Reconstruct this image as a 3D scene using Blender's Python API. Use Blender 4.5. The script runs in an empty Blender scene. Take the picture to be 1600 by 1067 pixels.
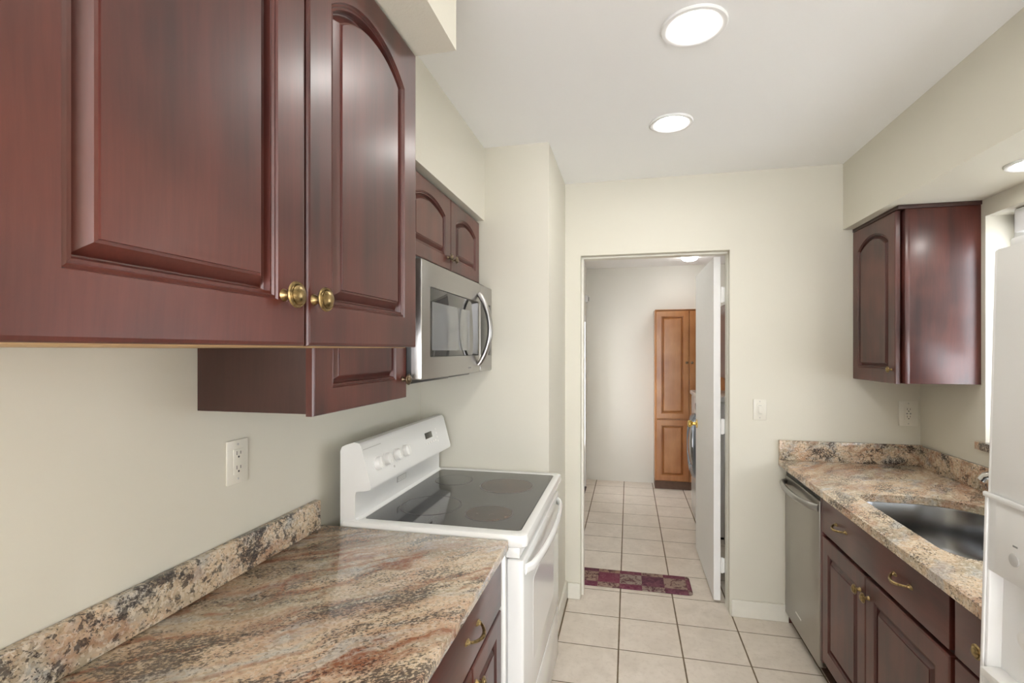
import bpy, bmesh, math, random
from mathutils import Vector, Matrix
random.seed(7)
SC = bpy.context.scene
COL = SC.collection
PI = math.pi

# ---------------------------------------------------------------- camera
cam_d = bpy.data.cameras.new('camera')
cam = bpy.data.objects.new('camera', cam_d)
COL.objects.link(cam)
cam.location = (0.0, 0.0, 1.46)
cam.rotation_euler = (PI/2, 0, math.radians(12.40))
cam_d.sensor_width = 36.0
cam_d.lens = 759.6/1600*36
cam_d.shift_x = (800-815)/1600
cam_d.shift_y = (547-533.5)/1600
cam_d.clip_start = 0.01
SC.camera = cam

# ---------------------------------------------------------------- world, exposure
wd = bpy.data.worlds.new('world'); SC.world = wd; wd.use_nodes = True
bg = wd.node_tree.nodes['Background']
bg.inputs['Color'].default_value = (0.95, 0.965, 1.0, 1)
bg.inputs['Strength'].default_value = 7.0
vs = SC.view_settings
vs.view_transform = 'Standard'; vs.look = 'None'; vs.gamma = 1.0; vs.exposure = 0.50
vs.use_curve_mapping = False
LAMP = 54.0        # emission of the downlight lenses

# ---------------------------------------------------------------- node helpers
def newmat(name):
    m = bpy.data.materials.new(name); m.use_nodes = True
    nt = m.node_tree
    b = nt.nodes['Principled BSDF']
    return m, nt, b
class N:
    def __init__(s, nt): s.nt = nt
    def n(s, t, **k):
        x = s.nt.nodes.new(t)
        for a, v in k.items(): setattr(x, a, v)
        return x
    def l(s, a, b): s.nt.links.new(a, b)
    def val(s, sock, v):
        if isinstance(v, bpy.types.NodeSocket): s.l(v, sock)
        else: sock.default_value = v
    def coord(s, rot=(0,0,0), sc=(1,1,1), loc=(0,0,0)):
        tc = s.n('ShaderNodeTexCoord'); mp = s.n('ShaderNodeMapping')
        s.l(tc.outputs['Object'], mp.inputs['Vector'])
        mp.inputs['Rotation'].default_value = rot; mp.inputs['Location'].default_value = loc
        mp.inputs['Scale'].default_value = sc
        return mp.outputs['Vector']
    def mapv(s, v, sc=(1,1,1), rot=(0,0,0), loc=(0,0,0)):
        mp = s.n('ShaderNodeMapping'); s.l(v, mp.inputs['Vector'])
        mp.inputs['Scale'].default_value = sc; mp.inputs['Rotation'].default_value = rot
        mp.inputs['Location'].default_value = loc
        return mp.outputs['Vector']
    def noise(s, v, scale, detail=3, rough=.5, dist=0, out='Fac'):
        x = s.n('ShaderNodeTexNoise'); s.l(v, x.inputs['Vector'])
        x.inputs['Scale'].default_value = scale; x.inputs['Detail'].default_value = detail
        x.inputs['Roughness'].default_value = rough; x.inputs['Distortion'].default_value = dist
        return x.outputs[out]
    def voro(s, v, scale, feature='F1', out='Distance'):
        x = s.n('ShaderNodeTexVoronoi', feature=feature); s.l(v, x.inputs['Vector'])
        x.inputs['Scale'].default_value = scale
        return x.outputs[out]
    def ramp(s, f, stops, interp='LINEAR'):
        x = s.n('ShaderNodeValToRGB'); s.l(f, x.inputs['Fac'])
        cr = x.color_ramp; cr.interpolation = interp
        while len(cr.elements) < len(stops): cr.elements.new(0.5)
        for e, (p, c) in zip(cr.elements, stops):
            e.position = p
            e.color = (c, c, c, 1) if isinstance(c, (int, float)) else (*c, 1)
        return x.outputs['Color']
    def mix(s, f, a, b, mode='MIX'):
        x = s.n('ShaderNodeMixRGB', blend_type=mode)
        s.val(x.inputs[0], f)
        for i, c in ((1, a), (2, b)):
            if isinstance(c, bpy.types.NodeSocket): s.l(c, x.inputs[i])
            else: x.inputs[i].default_value = (*c, 1)
        return x.outputs[0]
    def math(s, op, a, b=0.5, clamp=False):
        x = s.n('ShaderNodeMath', operation=op, use_clamp=clamp)
        s.val(x.inputs[0], a); s.val(x.inputs[1], b)
        return x.outputs[0]
    def vadd(s, v, c, amt):
        a = s.n('ShaderNodeVectorMath', operation='SUBTRACT'); s.l(c, a.inputs[0]); a.inputs[1].default_value = (.5,.5,.5)
        b = s.n('ShaderNodeVectorMath', operation='SCALE'); s.l(a.outputs[0], b.inputs[0]); b.inputs['Scale'].default_value = amt
        d = s.n('ShaderNodeVectorMath', operation='ADD'); s.l(v, d.inputs[0]); s.l(b.outputs[0], d.inputs[1])
        return d.outputs[0]
    def bump(s, bsdf, h, strength=.2, dist=.001):
        x = s.n('ShaderNodeBump'); s.l(h, x.inputs['Height'])
        x.inputs['Strength'].default_value = strength; x.inputs['Distance'].default_value = dist
        s.l(x.outputs['Normal'], bsdf.inputs['Normal'])

def plain(name, col, rough=.5, metal=0, var=.0, coat=0, spec=.5, emit=None, nscale=30):
    m, nt, b = newmat(name); g = N(nt)
    b.inputs['Roughness'].default_value = rough; b.inputs['Metallic'].default_value = metal
    b.inputs['Coat Weight'].default_value = coat; b.inputs['Specular IOR Level'].default_value = spec
    if var:
        f = g.noise(g.coord(), nscale, 4)
        c = g.mix(g.ramp(f, [(.3, 0.), (.7, 1.)]), tuple(x*(1-var) for x in col), tuple(min(1, x*(1+var)) for x in col))
        g.l(c, b.inputs['Base Color'])
    else: b.inputs['Base Color'].default_value = (*col, 1)
    if emit:
        b.inputs['Emission Color'].default_value = (*emit[0], 1); b.inputs['Emission Strength'].default_value = emit[1]
    return m

def paint(name, col, bumps=.25, rough=.6, scale=90):
    m, nt, b = newmat(name); g = N(nt); v = g.coord()
    f = g.noise(v, 1.3, 3)
    g.l(g.mix(f, tuple(x*.98 for x in col), tuple(min(1, x*1.02) for x in col)), b.inputs['Base Color'])
    b.inputs['Roughness'].default_value = rough
    b.inputs['Specular IOR Level'].default_value = .35
    h = g.mix(.5, g.noise(v, scale, 4, .6), g.noise(v, scale*.3, 2))
    g.bump(b, h, bumps, .002)
    return m

def wood(name, dark, mid, light, grain='z', rough=.42, coat=.42, blotch=1.0):
    m, nt, b = newmat(name); g = N(nt)
    sc = {'z': (1, 1, .07), 'y': (1, .07, 1), 'x': (.07, 1, 1)}[grain]
    v = g.coord()
    w = g.vadd(v, g.noise(v, 2.2, 1, out='Color'), .035)
    vs_ = g.mapv(w, sc)
    fine = g.noise(vs_, 190, 4, .6)
    broad = g.noise(vs_, 22, 3, .5)
    cloud = g.noise(v, 4*blotch, 2, .5)
    c = g.mix(g.ramp(broad, [(.3, 0.), (.7, 1.)]), dark, mid)
    c = g.mix(g.math('MULTIPLY', g.ramp(cloud, [(.40, 0.), (.66, 1.)]), .7), c, light)
    c = g.mix(g.math('MULTIPLY', g.ramp(fine, [(.35, 1.), (.62, 0.)]), .18), c, tuple(x*.6 for x in dark))
    g.l(c, b.inputs['Base Color'])
    b.inputs['Roughness'].default_value = rough
    b.inputs['Coat Weight'].default_value = coat; b.inputs['Coat Roughness'].default_value = .25
    return m

def granite(name, rot, veins=1.0, darkness=.5, loc=(0,0,0), patch=1.0, streak=3.2, salt=.4):
    m, nt, b = newmat(name); g = N(nt)
    v0 = g.coord(rot=rot, loc=loc)
    v = g.vadd(v0, g.noise(v0, 2.6, 3, out='Color'), .16)
    v = g.vadd(v, g.noise(v0, 14, 3, out='Color'), .03)
    vst = g.mapv(v, (1, streak, streak))
    cream = (.74, .58, .41); peach = (.60, .39, .26); green = (.34, .31, .23); gray = (.47, .48, .47)
    dark = (.035, .03, .032); rust = (.27, .075, .028); olive = (.27, .20, .11)
    A = g.noise(vst, 3.2*patch, 6, .62)
    B = g.noise(g.mapv(vst, loc=(7, 3, 1)), 2.3*patch, 5, .6)
    Cc = g.noise(g.mapv(vst, loc=(2, 9, 4)), 5.0*patch, 5, .6)
    c = g.mix(g.ramp(A, [(.46, 0.), (.64, 1.)]), cream, peach)
    c = g.mix(g.math('MULTIPLY', g.ramp(B, [(.48, 0.), (.60, 1.)]), .7), c, green)
    c = g.mix(g.math('MULTIPLY', g.ramp(Cc, [(.53, 0.), (.64, 1.)]), .7), c, gray)
    # crystals
    cr = g.voro(g.vadd(v0, g.noise(v0, 60, 2, out='Color'), .01), 150, out='Color')
    crf = g.n('ShaderNodeSeparateColor'); g.l(cr, crf.inputs[0])
    c = g.mix(g.math('MULTIPLY', g.ramp(crf.outputs[0], [(.55, 0.), (.85, 1.)]), salt), c, (.78, .70, .58))
    c = g.mix(g.math('MULTIPLY', g.ramp(crf.outputs[1], [(.62, 0.), (.9, 1.)]), .40), c, olive)
    # rust veins
    R1 = g.noise(g.mapv(v, (.8, streak*1.6, streak*1.6), loc=(4, 1, 8)), 1.7*patch, 4, .5)
    rv = g.ramp(R1, [(.445, 0.), (.488, 1.), (.505, .9), (.56, 0.)])
    R2 = g.noise(g.mapv(v, (1, streak, streak), loc=(14, 6, 2)), 3.6*patch, 6, .65)
    rv2 = g.ramp(R2, [(.56, 0.), (.64, 1.)])
    brk = g.ramp(g.noise(v0, 90, 3, .7), [(.34, .45), (.54, 1.)])
    msk = g.ramp(g.noise(v0, 3.0, 2, .5), [(.36, .25), (.52, 1.)])
    rvm = g.math('MULTIPLY', g.math('MULTIPLY', g.math('MAXIMUM', rv, rv2), brk), msk)
    c = g.mix(g.math('MULTIPLY', rvm, .85*veins), c, rust)
    # dark flecks, clustered
    D1 = g.noise(g.mapv(v0, (1, 1.6, 1.6)), 130, 4, .72)
    D2 = g.noise(g.vadd(v0, g.noise(v0, 30, 3, out='Color'), .04), 26*patch, 4, .7)
    cl = g.noise(g.mapv(vst, loc=(1, 5, 12)), 4.2*patch, 5, .6)
    clus = g.ramp(cl, [(.46, .0), (.66, 1.)])
    thr = g.math('ADD', g.math('MULTIPLY', clus, .16), D1)
    fl = g.ramp(thr, [(.585, 0.), (.65, 1.)])
    c = g.mix(g.math('MULTIPLY', fl, .82), c, dark)
    thr2 = g.math('ADD', g.math('MULTIPLY', clus, .13), D2)
    fl2 = g.ramp(thr2, [(.705-.11*darkness, 0.), (.76-.11*darkness, 1.)])
    c = g.mix(g.math('MULTIPLY', fl2, .28+.40*darkness), c, dark)
    g.l(c, b.inputs['Base Color'])
    b.inputs['Roughness'].default_value = .12
    b.inputs['Specular IOR Level'].default_value = .5
    return m

def steel(name, col=(.62, .61, .60), rough=.28, grain='y'):
    m, nt, b = newmat(name); g = N(nt)
    sc = {'z': (1, 1, .01), 'y': (1, .01, 1), 'x': (.01, 1, 1)}[grain]
    f = g.noise(g.mapv(g.coord(), sc), 420, 3)
    b.inputs['Metallic'].default_value = 1
    g.l(g.mix(f, tuple(x*.97 for x in col), tuple(min(1, x*1.03) for x in col)), b.inputs['Base Color'])
    b.inputs['Roughness'].default_value = rough
    return m

# ---------------------------------------------------------------- materials
M = {}
M['wall'] = paint('wall_paint', (.72, .69, .595), .22)
M['jog'] = M['wall']
M['soffit_tex'] = paint('soffit_texture', (.72, .69, .595), .55, scale=160)
M['laundry'] = paint('laundry_paint', (.78, .76, .69), .18)
M['ceiling'] = paint('ceiling_paint', (.93, .93, .92), .12)
M['trim'] = plain('trim_paint', (.80, .775, .69), .4, var=.02)
M['white_trim'] = plain('white_trim_paint', (.88, .88, .87), .35, var=.01)
M['cherry'] = wood('cherry_wood', (.032, .0058, .0048), (.088, .0160, .0112), (.145, .035, .023))
M['cherry_h'] = wood('cherry_wood_horizontal', (.032, .0058, .0048), (.088, .0160, .0112), (.145, .035, .023), grain='y')
M['cherry_dark'] = wood('cherry_carcass', (.035, .013, .009), (.05, .018, .013), (.06, .022, .016), rough=.45, coat=.1)
M['raw_ply'] = wood('unfinished_plywood', (.40, .25, .12), (.50, .33, .17), (.56, .38, .2), grain='y', rough=.6, coat=0)
M['oak'] = wood('honey_maple', (.36, .135, .04), (.46, .19, .06), (.56, .27, .10), rough=.3)
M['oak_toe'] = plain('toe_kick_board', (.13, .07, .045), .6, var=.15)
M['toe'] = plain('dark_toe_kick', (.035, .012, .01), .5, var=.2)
M['granite_top'] = granite('granite_counter', (0, 0, math.radians(-38)), 1.0, .35)
M['granite_bs'] = granite('granite_backsplash', (math.radians(35), 0, math.radians(-70)), .5, 1.25, (3, 1, 2), patch=1.7, streak=1.5, salt=.75)
M['granite_r'] = granite('granite_sink_counter', (0, 0, math.radians(-52)), .6, .22, (5.3, 2.2, 0), patch=1.3, streak=2.0, salt=.6)
M['granite_rbs'] = granite('granite_sink_backsplash', (math.radians(30), math.radians(20), math.radians(-30)), .6, 1.1, (8, 1, 5), patch=2.2, streak=1.6, salt=.6)
M['enamel'] = plain('white_enamel', (.86, .86, .84), .16, coat=.4)
M['plastic'] = plain('white_plastic', (.84, .83, .80), .3)
M['fridge'] = plain('fridge_white', (.86, .86, .85), .28, coat=.2)
M['plate'] = plain('ivory_plate', (.77, .74, .65), .3)
M['slot'] = plain('slot_black', (.03, .028, .025), .6)
M['steel'] = steel('brushed_steel', (.43, .42, .41))
M['steel_dw'] = steel('brushed_steel_dishwasher', (.42, .40, .37), .32, 'z')
M['steel_sink'] = steel('satin_steel_sink', (.20, .20, .20), .26, 'z')
M['chrome'] = plain('chrome', (.8, .8, .8), .12, metal=1)
M['brass'] = plain('antique_brass', (.30, .215, .10), .30, metal=1, var=.55, nscale=130)
M['bronze'] = plain('dark_bronze', (.20, .15, .10), .3, metal=1, var=.3, nscale=100)
M['gold'] = plain('polished_brass', (.7, .5, .15), .2, metal=1)
M['black'] = plain('black_plastic', (.012, .012, .012), .35)
M['blackglass'] = plain('black_glass', (.012, .012, .013), .05, coat=.5)
M['mwscreen'] = plain('microwave_screen', (.16, .165, .17), .16, coat=.6)
M['greydoor'] = plain('washer_grey', (.16, .18, .21), .25, metal=.5)
M['ltgrey'] = plain('light_grey_print', (.50, .49, .47), .5)
M['midgrey'] = plain('mid_grey_print', (.28, .28, .27), .5)
M['lens'] = plain('lamp_lens', (.9, .9, .9), .5, emit=((1.0, .975, .93), LAMP))
M['lens_l'] = plain('laundry_lamp_lens', (.9, .9, .9), .5, emit=((1.0, .98, .95), LAMP*.62))
M['blind'] = plain('white_window_frame', (.86, .87, .88), .4)

def glass_mat():
    m, nt, b = newmat('ceramic_cooktop'); g = N(nt); v = g.coord()
    s = g.ramp(g.noise(v, 520, 2, .6), [(.52, 0.), (.62, 1.)])
    g.l(g.mix(g.math('MULTIPLY', s, .5), (.016, .016, .019), (.10, .10, .108)), b.inputs['Base Color'])
    b.inputs['Roughness'].default_value = .07; b.inputs['Coat Weight'].default_value = .4
    b.inputs['Coat Roughness'].default_value = .03
    return m
M['cooktop'] = glass_mat()
def burn_mat(name, amt):
    m, nt, b = newmat(name); g = N(nt); v = g.coord()
    s = g.ramp(g.noise(v, 22, 5, .7), [(.40, 0.), (.60, 1.)])
    g.l(g.mix(g.math('MULTIPLY', s, amt), (.045, .042, .042), (.12, .075, .055)), b.inputs['Base Color'])
    b.inputs['Roughness'].default_value = .16
    return m
M['burn'] = burn_mat('stained_burner', .9)
M['burn_clean'] = burn_mat('clean_burner', .12)
M['ring'] = plain('burner_ring_print', (.13, .12, .12), .25)
M['winglass'] = plain('window_glass', (.9, .93, .95), .03)
M['winglass'].node_tree.nodes['Principled BSDF'].inputs['IOR'].default_value = 1.12
M['winglass'].node_tree.nodes['Principled BSDF'].inputs['Transmission Weight'].default_value = 1.0

def fabric_mat():  # cloth of the added blind, lets part of the daylight through
    m, nt, b = newmat('added_white_blind_fabric'); g = N(nt)
    b.inputs['Base Color'].default_value = (.85, .85, .83, 1); b.inputs['Roughness'].default_value = .9
    tr = g.n('ShaderNodeBsdfTranslucent'); tr.inputs['Color'].default_value = (.8, .8, .78, 1)
    mx = g.n('ShaderNodeMixShader'); mx.inputs[0].default_value = .55
    g.l(b.outputs[0], mx.inputs[1]); g.l(tr.outputs[0], mx.inputs[2])
    g.l(mx.outputs[0], nt.nodes['Material Output'].inputs['Surface'])
    g.bump(b, g.noise(g.coord(), 700, 2), .1, .0005)
    return m
M['added_blind_fabric'] = fabric_mat()
def tile_mat():
    m, nt, b = newmat('floor_tile'); g = N(nt)
    tc = g.n('ShaderNodeTexCoord'); sp = g.n('ShaderNodeSeparateXYZ'); g.l(tc.outputs['Object'], sp.inputs[0])
    TX, TY, X0, Y0 = .3015, .2885, -.0475, 2.418
    def edge(o, off, T):
        a = g.math('DIVIDE', g.math('SUBTRACT', o, off-100*T), T)
        f = g.math('FRACT', a, 0)
        d = g.math('ABSOLUTE', g.math('SUBTRACT', f, .5), 0)
        return g.math('MULTIPLY', g.math('SUBTRACT', .5, d), T), g.math('FLOOR', a, 0)
    ex, ix = edge(sp.outputs[0], X0, TX); ey, iy = edge(sp.outputs[1], Y0, TY)
    wob = g.math('MULTIPLY', g.math('SUBTRACT', g.noise(tc.outputs['Object'], 30, 2), .5), .002)
    gx = g.ramp(g.math('MULTIPLY', g.math('ADD', ex, wob), 100), [(.30, 1.), (.46, 0.)])
    gy = g.ramp(g.math('MULTIPLY', g.math('ADD', ey, wob), 100), [(.18, 1.), (.34, 0.)])
    gm = g.math('MAXIMUM', gx, gy)
    cmb = g.n('ShaderNodeCombineXYZ'); g.l(ix, cmb.inputs[0]); g.l(iy, cmb.inputs[1])
    wn = g.n('ShaderNodeTexWhiteNoise', noise_dimensions='2D'); g.l(cmb.outputs[0], wn.inputs['Vector'])
    v = tc.outputs['Object']
    n1 = g.noise(v, 7, 5, .6, .6); n2 = g.noise(v, 38, 4, .7)
    c = g.mix(g.ramp(n1, [(.3, 0.), (.7, 1.)]), (.72, .64, .55), (.86, .78, .69))
    c = g.mix(g.math('MULTIPLY', g.ramp(n2, [(.50, 0.), (.68, 1.)]), .35), c, (.58, .50, .41))
    c = g.mix(g.math('MULTIPLY', wn.outputs['Value'], .12), c, (.58, .51, .42))
    gr = g.mix(n2, (.13, .09, .05), (.24, .18, .11))
    c = g.mix(gm, c, gr)
    g.l(c, b.inputs['Base Color'])
    g.l(g.mix(gm, g.ramp(n1, [(.3, .30), (.7, .42)]), (.8, .8, .8)), b.inputs['Roughness'])
    h = g.math('SUBTRACT', g.math('MULTIPLY', n2, .15), gm)
    g.bump(b, h, .5, .002)
    return m
M['tile'] = tile_mat()

def mat_mat():
    m, nt, b = newmat('kitchen_mat_print'); g = N(nt)
    tc = g.n('ShaderNodeTexCoord'); v = tc.outputs['Object']
    mp = g.mapv(v, (1/.135, 1/.135, 1), loc=(1.844, .296, 0))
    ck = g.n('ShaderNodeTexChecker'); g.l(mp, ck.inputs['Vector']); ck.inputs['Scale'].default_value = 1.0
    fl = g.n('ShaderNodeVectorMath', operation='FLOOR'); g.l(mp, fl.inputs[0])
    wn = g.n('ShaderNodeTexWhiteNoise', noise_dimensions='2D'); g.l(fl.outputs[0], wn.inputs['Vector'])
    n = g.noise(v, 28, 5, .75, 1.0); n2 = g.noise(v, 11, 4, .7)
    dk = g.mix(wn.outputs['Value'], (.07, .012, .035), (.20, .02, .06))
    dk = g.mix(g.ramp(n, [(.45, 0.), (.7, 1.)]), dk, (.26, .10, .13))
    lt = g.mix(wn.outputs['Value'], (.40, .25, .18), (.33, .26, .22))
    lt = g.mix(g.ramp(n, [(.48, 0.), (.58, 1.)]), lt, (.10, .025, .035))
    c = g.mix(ck.outputs['Fac'], dk, lt)
    g.l(c, b.inputs['Base Color']); b.inputs['Roughness'].default_value = .75
    g.bump(b, g.noise(v, 400, 2), .3, .001)
    return m
M['mat'] = mat_mat()
M['mat_edge'] = plain('mat_binding', (.06, .012, .02), .8)

# ---------------------------------------------------------------- mesh helpers
def BM(): return bmesh.new()
def box(bm, x0, x1, y0, y1, z0, z1, bev=0, seg=2):
    t = bmesh.new()
    bmesh.ops.create_cube(t, size=1)
    for v in t.verts:
        v.co = Vector(((x0+x1)/2+v.co.x*(x1-x0), (y0+y1)/2+v.co.y*(y1-y0), (z0+z1)/2+v.co.z*(z1-z0)))
    if bev: bmesh.ops.bevel(t, geom=t.edges[:], offset=bev, segments=seg, profile=.5, affect='EDGES')
    join(bm, t)
    return bm
def join(bm, t, mat=None):
    if mat is not None: bmesh.ops.transform(t, matrix=mat, verts=t.verts[:])
    me = bpy.data.meshes.new('tmp'); t.to_mesh(me); t.free(); bm.from_mesh(me); bpy.data.meshes.remove(me)
def bx(*a, **k): return box(BM(), *a, **k)
def lathe(bm, prof, mat, n=28, cap=True, sx=1, sy=1):
    """prof: list of (r, h) revolved about local z; mat places it"""
    t = bmesh.new(); rings = []
    for r, h in prof:
        if r < 1e-6: rings.append([t.verts.new((0, 0, h))])
        else: rings.append([t.verts.new((r*sx*math.cos(2*PI*i/n), r*sy*math.sin(2*PI*i/n), h)) for i in range(n)])
    for a, b in zip(rings, rings[1:]):
        for i in range(n):
            j = (i+1) % n
            if len(a) == 1 and len(b) == 1: continue
            if len(a) == 1: t.faces.new((a[0], b[i], b[j]))
            elif len(b) == 1: t.faces.new((a[i], a[j], b[0]))
            else: t.faces.new((a[i], a[j], b[j], b[i]))
    if cap:
        for rg in (rings[0], rings[-1]):
            if len(rg) > 1: t.faces.new(rg)
    bmesh.ops.recalc_face_normals(t, faces=t.faces[:])
    join(bm, t, mat); return bm
def tube(bm, pts, rad, n=12, sx=1, sy=1, up=Vector((0, 0, 1))):
    """tube along pts; rad number or list; elliptical section sx (side) sy (up)"""
    t = bmesh.new(); pts = [Vector(p) for p in pts]; rings = []
    for i, p in enumerate(pts):
        d = (pts[min(i+1, len(pts)-1)]-pts[max(i-1, 0)]).normalized()
        s = d.cross(up)
        if s.length < 1e-4: s = d.cross(Vector((1, 0, 0)))
        s.normalize(); u = s.cross(d).normalized()
        r = rad[i] if isinstance(rad, (list, tuple)) else rad
        rings.append([t.verts.new(p+s*r*sx*math.cos(2*PI*k/n)+u*r*sy*math.sin(2*PI*k/n)) for k in range(n)])
    for a, b in zip(rings, rings[1:]):
        for k in range(n): t.faces.new((a[k], a[(k+1) % n], b[(k+1) % n], b[k]))
    t.faces.new(rings[0]); t.faces.new(rings[-1])
    bmesh.ops.recalc_face_normals(t, faces=t.faces[:])
    join(bm, t); return bm
def prism(bm, poly, axis, a, b, bev=0):
    """extrude polygon (2D) along axis from a to b; axis 'x': poly (y,z); 'y': (x,z); 'z': (x,y)"""
    t = bmesh.new()
    def P(p, w): return {'x': (w, p[0], p[1]), 'y': (p[0], w, p[1]), 'z': (p[0], p[1], w)}[axis]
    A = [t.verts.new(P(p, a)) for p in poly]; B = [t.verts.new(P(p, b)) for p in poly]
    t.faces.new(A); t.faces.new(B)
    for i in range(len(poly)):
        j = (i+1) % len(poly); t.faces.new((A[i], A[j], B[j], B[i]))
    bmesh.ops.recalc_face_normals(t, faces=t.faces[:])
    if bev: bmesh.ops.bevel(t, geom=t.edges[:], offset=bev, segments=2, profile=.5, affect='EDGES')
    join(bm, t); return bm
def rrect(x0, x1, y0, y1, r, n=6):
    if not isinstance(r, (list, tuple)): r = [r]*4
    out = []
    for (cx, cy, a0, q) in ((x1-r[0], y1-r[0], 0, r[0]), (x0+r[1], y1-r[1], 90, r[1]), (x0+r[2], y0+r[2], 180, r[2]), (x1-r[3], y0+r[3], 270, r[3])):
        for k in range(n+1):
            a = math.radians(a0+90*k/n); out.append((cx+q*math.cos(a), cy+q*math.sin(a)))
    return out

ROOT = {}
GROUPS = {'wall_cabinet': 'dark cherry wall cabinets', 'base_cabinet': 'dark cherry base cabinets', 'dome_light': 'dome lights on the laundry ceiling', 'wall_outlet': 'ivory wall outlets', 'countertop': 'granite countertops'}
def base_of(o):
    while o.parent: o = o.parent
    return Vector(ROOT[o.name])
def obj(name, bm, mat, parent=None, label=None, smooth=True, base=None, ang=34):
    me = bpy.data.meshes.new(name)
    off = base_of(parent) if parent else Vector(base or (0, 0, 0))
    bmesh.ops.translate(bm, verts=bm.verts[:], vec=-off)
    bm.to_mesh(me); bm.free()
    if smooth:
        for p in me.polygons: p.use_smooth = True
        me.set_sharp_from_angle(angle=math.radians(9 if 'door' in name and mat in ('cherry', 'oak') else ang))
    mats = mat if isinstance(mat, (list, tuple)) else [mat]
    for q in mats: me.materials.append(M[q])
    o = bpy.data.objects.new(name, me); COL.objects.link(o)
    if parent: o.parent = parent
    else: o.location = off; ROOT[o.name] = tuple(off)
    if label: o['label'] = label
    return o
def tag(o, label, cat, group=None):
    o['label'] = label; o['category'] = cat
    if group: o['group'] = group
    elif o.name.split('.')[0] in GROUPS: o['group'] = GROUPS[o.name.split('.')[0]]
    return o
def thing(name, label, cat, loc, group=None):
    o = bpy.data.objects.new(name, None); COL.objects.link(o); o.location = loc
    o.empty_display_size = .1
    ROOT[o.name] = tuple(loc)
    return tag(o, label, cat, group)
def struct(name, bm, mat, parent=None, label=None, smooth=False):
    o = obj(name, bm, mat, parent, label, smooth)
    if not parent: o['kind'] = 'structure'
    return o

# face mapping: (u along, v up, w out of the face)
def face(kind, a, u0, v0):
    if kind == '+x': return Matrix(((0, 0, 1, a), (1, 0, 0, u0), (0, 1, 0, v0), (0, 0, 0, 1)))
    if kind == '-x': return Matrix(((0, 0, -1, a), (1, 0, 0, u0), (0, 1, 0, v0), (0, 0, 0, 1)))
    if kind == '-y': return Matrix(((1, 0, 0, u0), (0, 0, -1, a), (0, 1, 0, v0), (0, 0, 0, 1)))

def panel_loop(W, H, d, bot, side, top, rise, n):
    """inner outline at offset d inside the stiles/rails, arched top when rise>0"""
    x0, x1, y0 = side+d, W-side-d, bot+d
    cx = W/2; h0 = cx-side; half = (x1-x0)/2
    if rise > 0:        # concentric arcs: same centre, smaller radius
        R0 = (h0*h0+rise*rise)/(2*rise); yc = H-top-R0; R = R0-d
        ys = yc+math.sqrt(R*R-half*half)
    else: ys = H-top-d
    pts = [(x0, y0), (x1, y0), (x1, ys)]
    for k in range(1, n):
        t = 1-2*k/n
        y = yc+math.sqrt(R*R-(t*half)**2) if rise > 0 else ys
        pts.append((cx+t*half, y))
    pts.append((x0, ys))
    return pts
def door_panel(bm, mat, W, H, t=.02, bot=.055, side=.053, top=.055, rise=.05, raised=.012, n=16):
    b = bmesh.new()
    def loop(pts, w): return [b.verts.new((p[0], p[1], w)) for p in pts]
    def rect(i):
        pts = [(i, i), (W-i, i), (W-i, H-i)]
        x0, x1 = side, W-side
        for k in range(1, n):
            tt = 1-2*k/n; pts.append(((x0+x1)/2+tt*((x1-x0)/2), H-i))
        pts.append((i, H-i)); return pts
    Ls = [loop(rect(0), 0), loop(rect(0), t-.004), loop(rect(.0015), t-.001), loop(rect(.005), t)]
    prof = [(0, 0), (.0015, -.0032), (.0048, -.0018), (.0064, -.0048), (.0098, -.0040), (.0118, -.0120), (.0135, -.0150),
            (.0150, -.0150), (.0165+raised*.45, -.0085), (.0170+raised*.8, -.0030), (.0175+raised, -.0022), (.0180+raised, 0.0)]
    for d, w in prof: Ls.append(loop(panel_loop(W, H, d, bot, side, top, rise, n), t+w))
    for A, B in zip(Ls, Ls[1:]):
        m = len(A)
        for i in range(m): b.faces.new((A[i], A[(i+1) % m], B[(i+1) % m], B[i]))
    b.faces.new(Ls[-1]); b.faces.new(Ls[0])
    bmesh.ops.recalc_face_normals(b, faces=b.faces[:])
    join(bm, b, mat); return bm
def slab_front(bm, mat, W, H, t=.02):
    b = bmesh.new(); box(b, 0, W, 0, H, 0, t, .003, 2); join(bm, b, mat); return bm

KNOB = [(.0085, 0), (.007, .003), (.0055, .006), (.0055, .014), (.009, .016), (.0165, .0175), (.0178, .0195), (.0165, .0215),
        (.0142, .0215), (.0136, .0205), (.0128, .0215), (.0128, .0235), (.010, .0262), (.005, .0280), (0, .0285)]
def knob(parent, kind, a, u, v, s=1.0, mat='brass', name='knob'):
    return obj(name, lathe(BM(), [(r*s, h*s) for r, h in KNOB], face(kind, a, u, v), 26), mat, parent)
def pull(parent, kind, a, u, v, L=.05, mat='brass'):
    bm = BM(); F = face(kind, a, u, v)
    pts = []; rad = []
    for k in range(21):
        t = -1+2*k/20
        w = .006+.022*math.cos(t*PI/2)**.7 if abs(t) < 1 else .004
        pts.append(F @ Vector((t*L*.88, -.006*math.cos(t*PI/2), w))); rad.append(.0034+.0022*(1-abs(t)))
    tube(bm, pts, rad, 10)
    for s in (-1, 1):
        lathe(bm, [(.010, 0), (.0085, .003), (.005, .006), (.004, .010), (0, .0105)], F @ Matrix.Translation((s*L*.88, 0, 0)), 16, sx=1.5, sy=.7)
    return obj('handle', bm, mat, parent)
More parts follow.
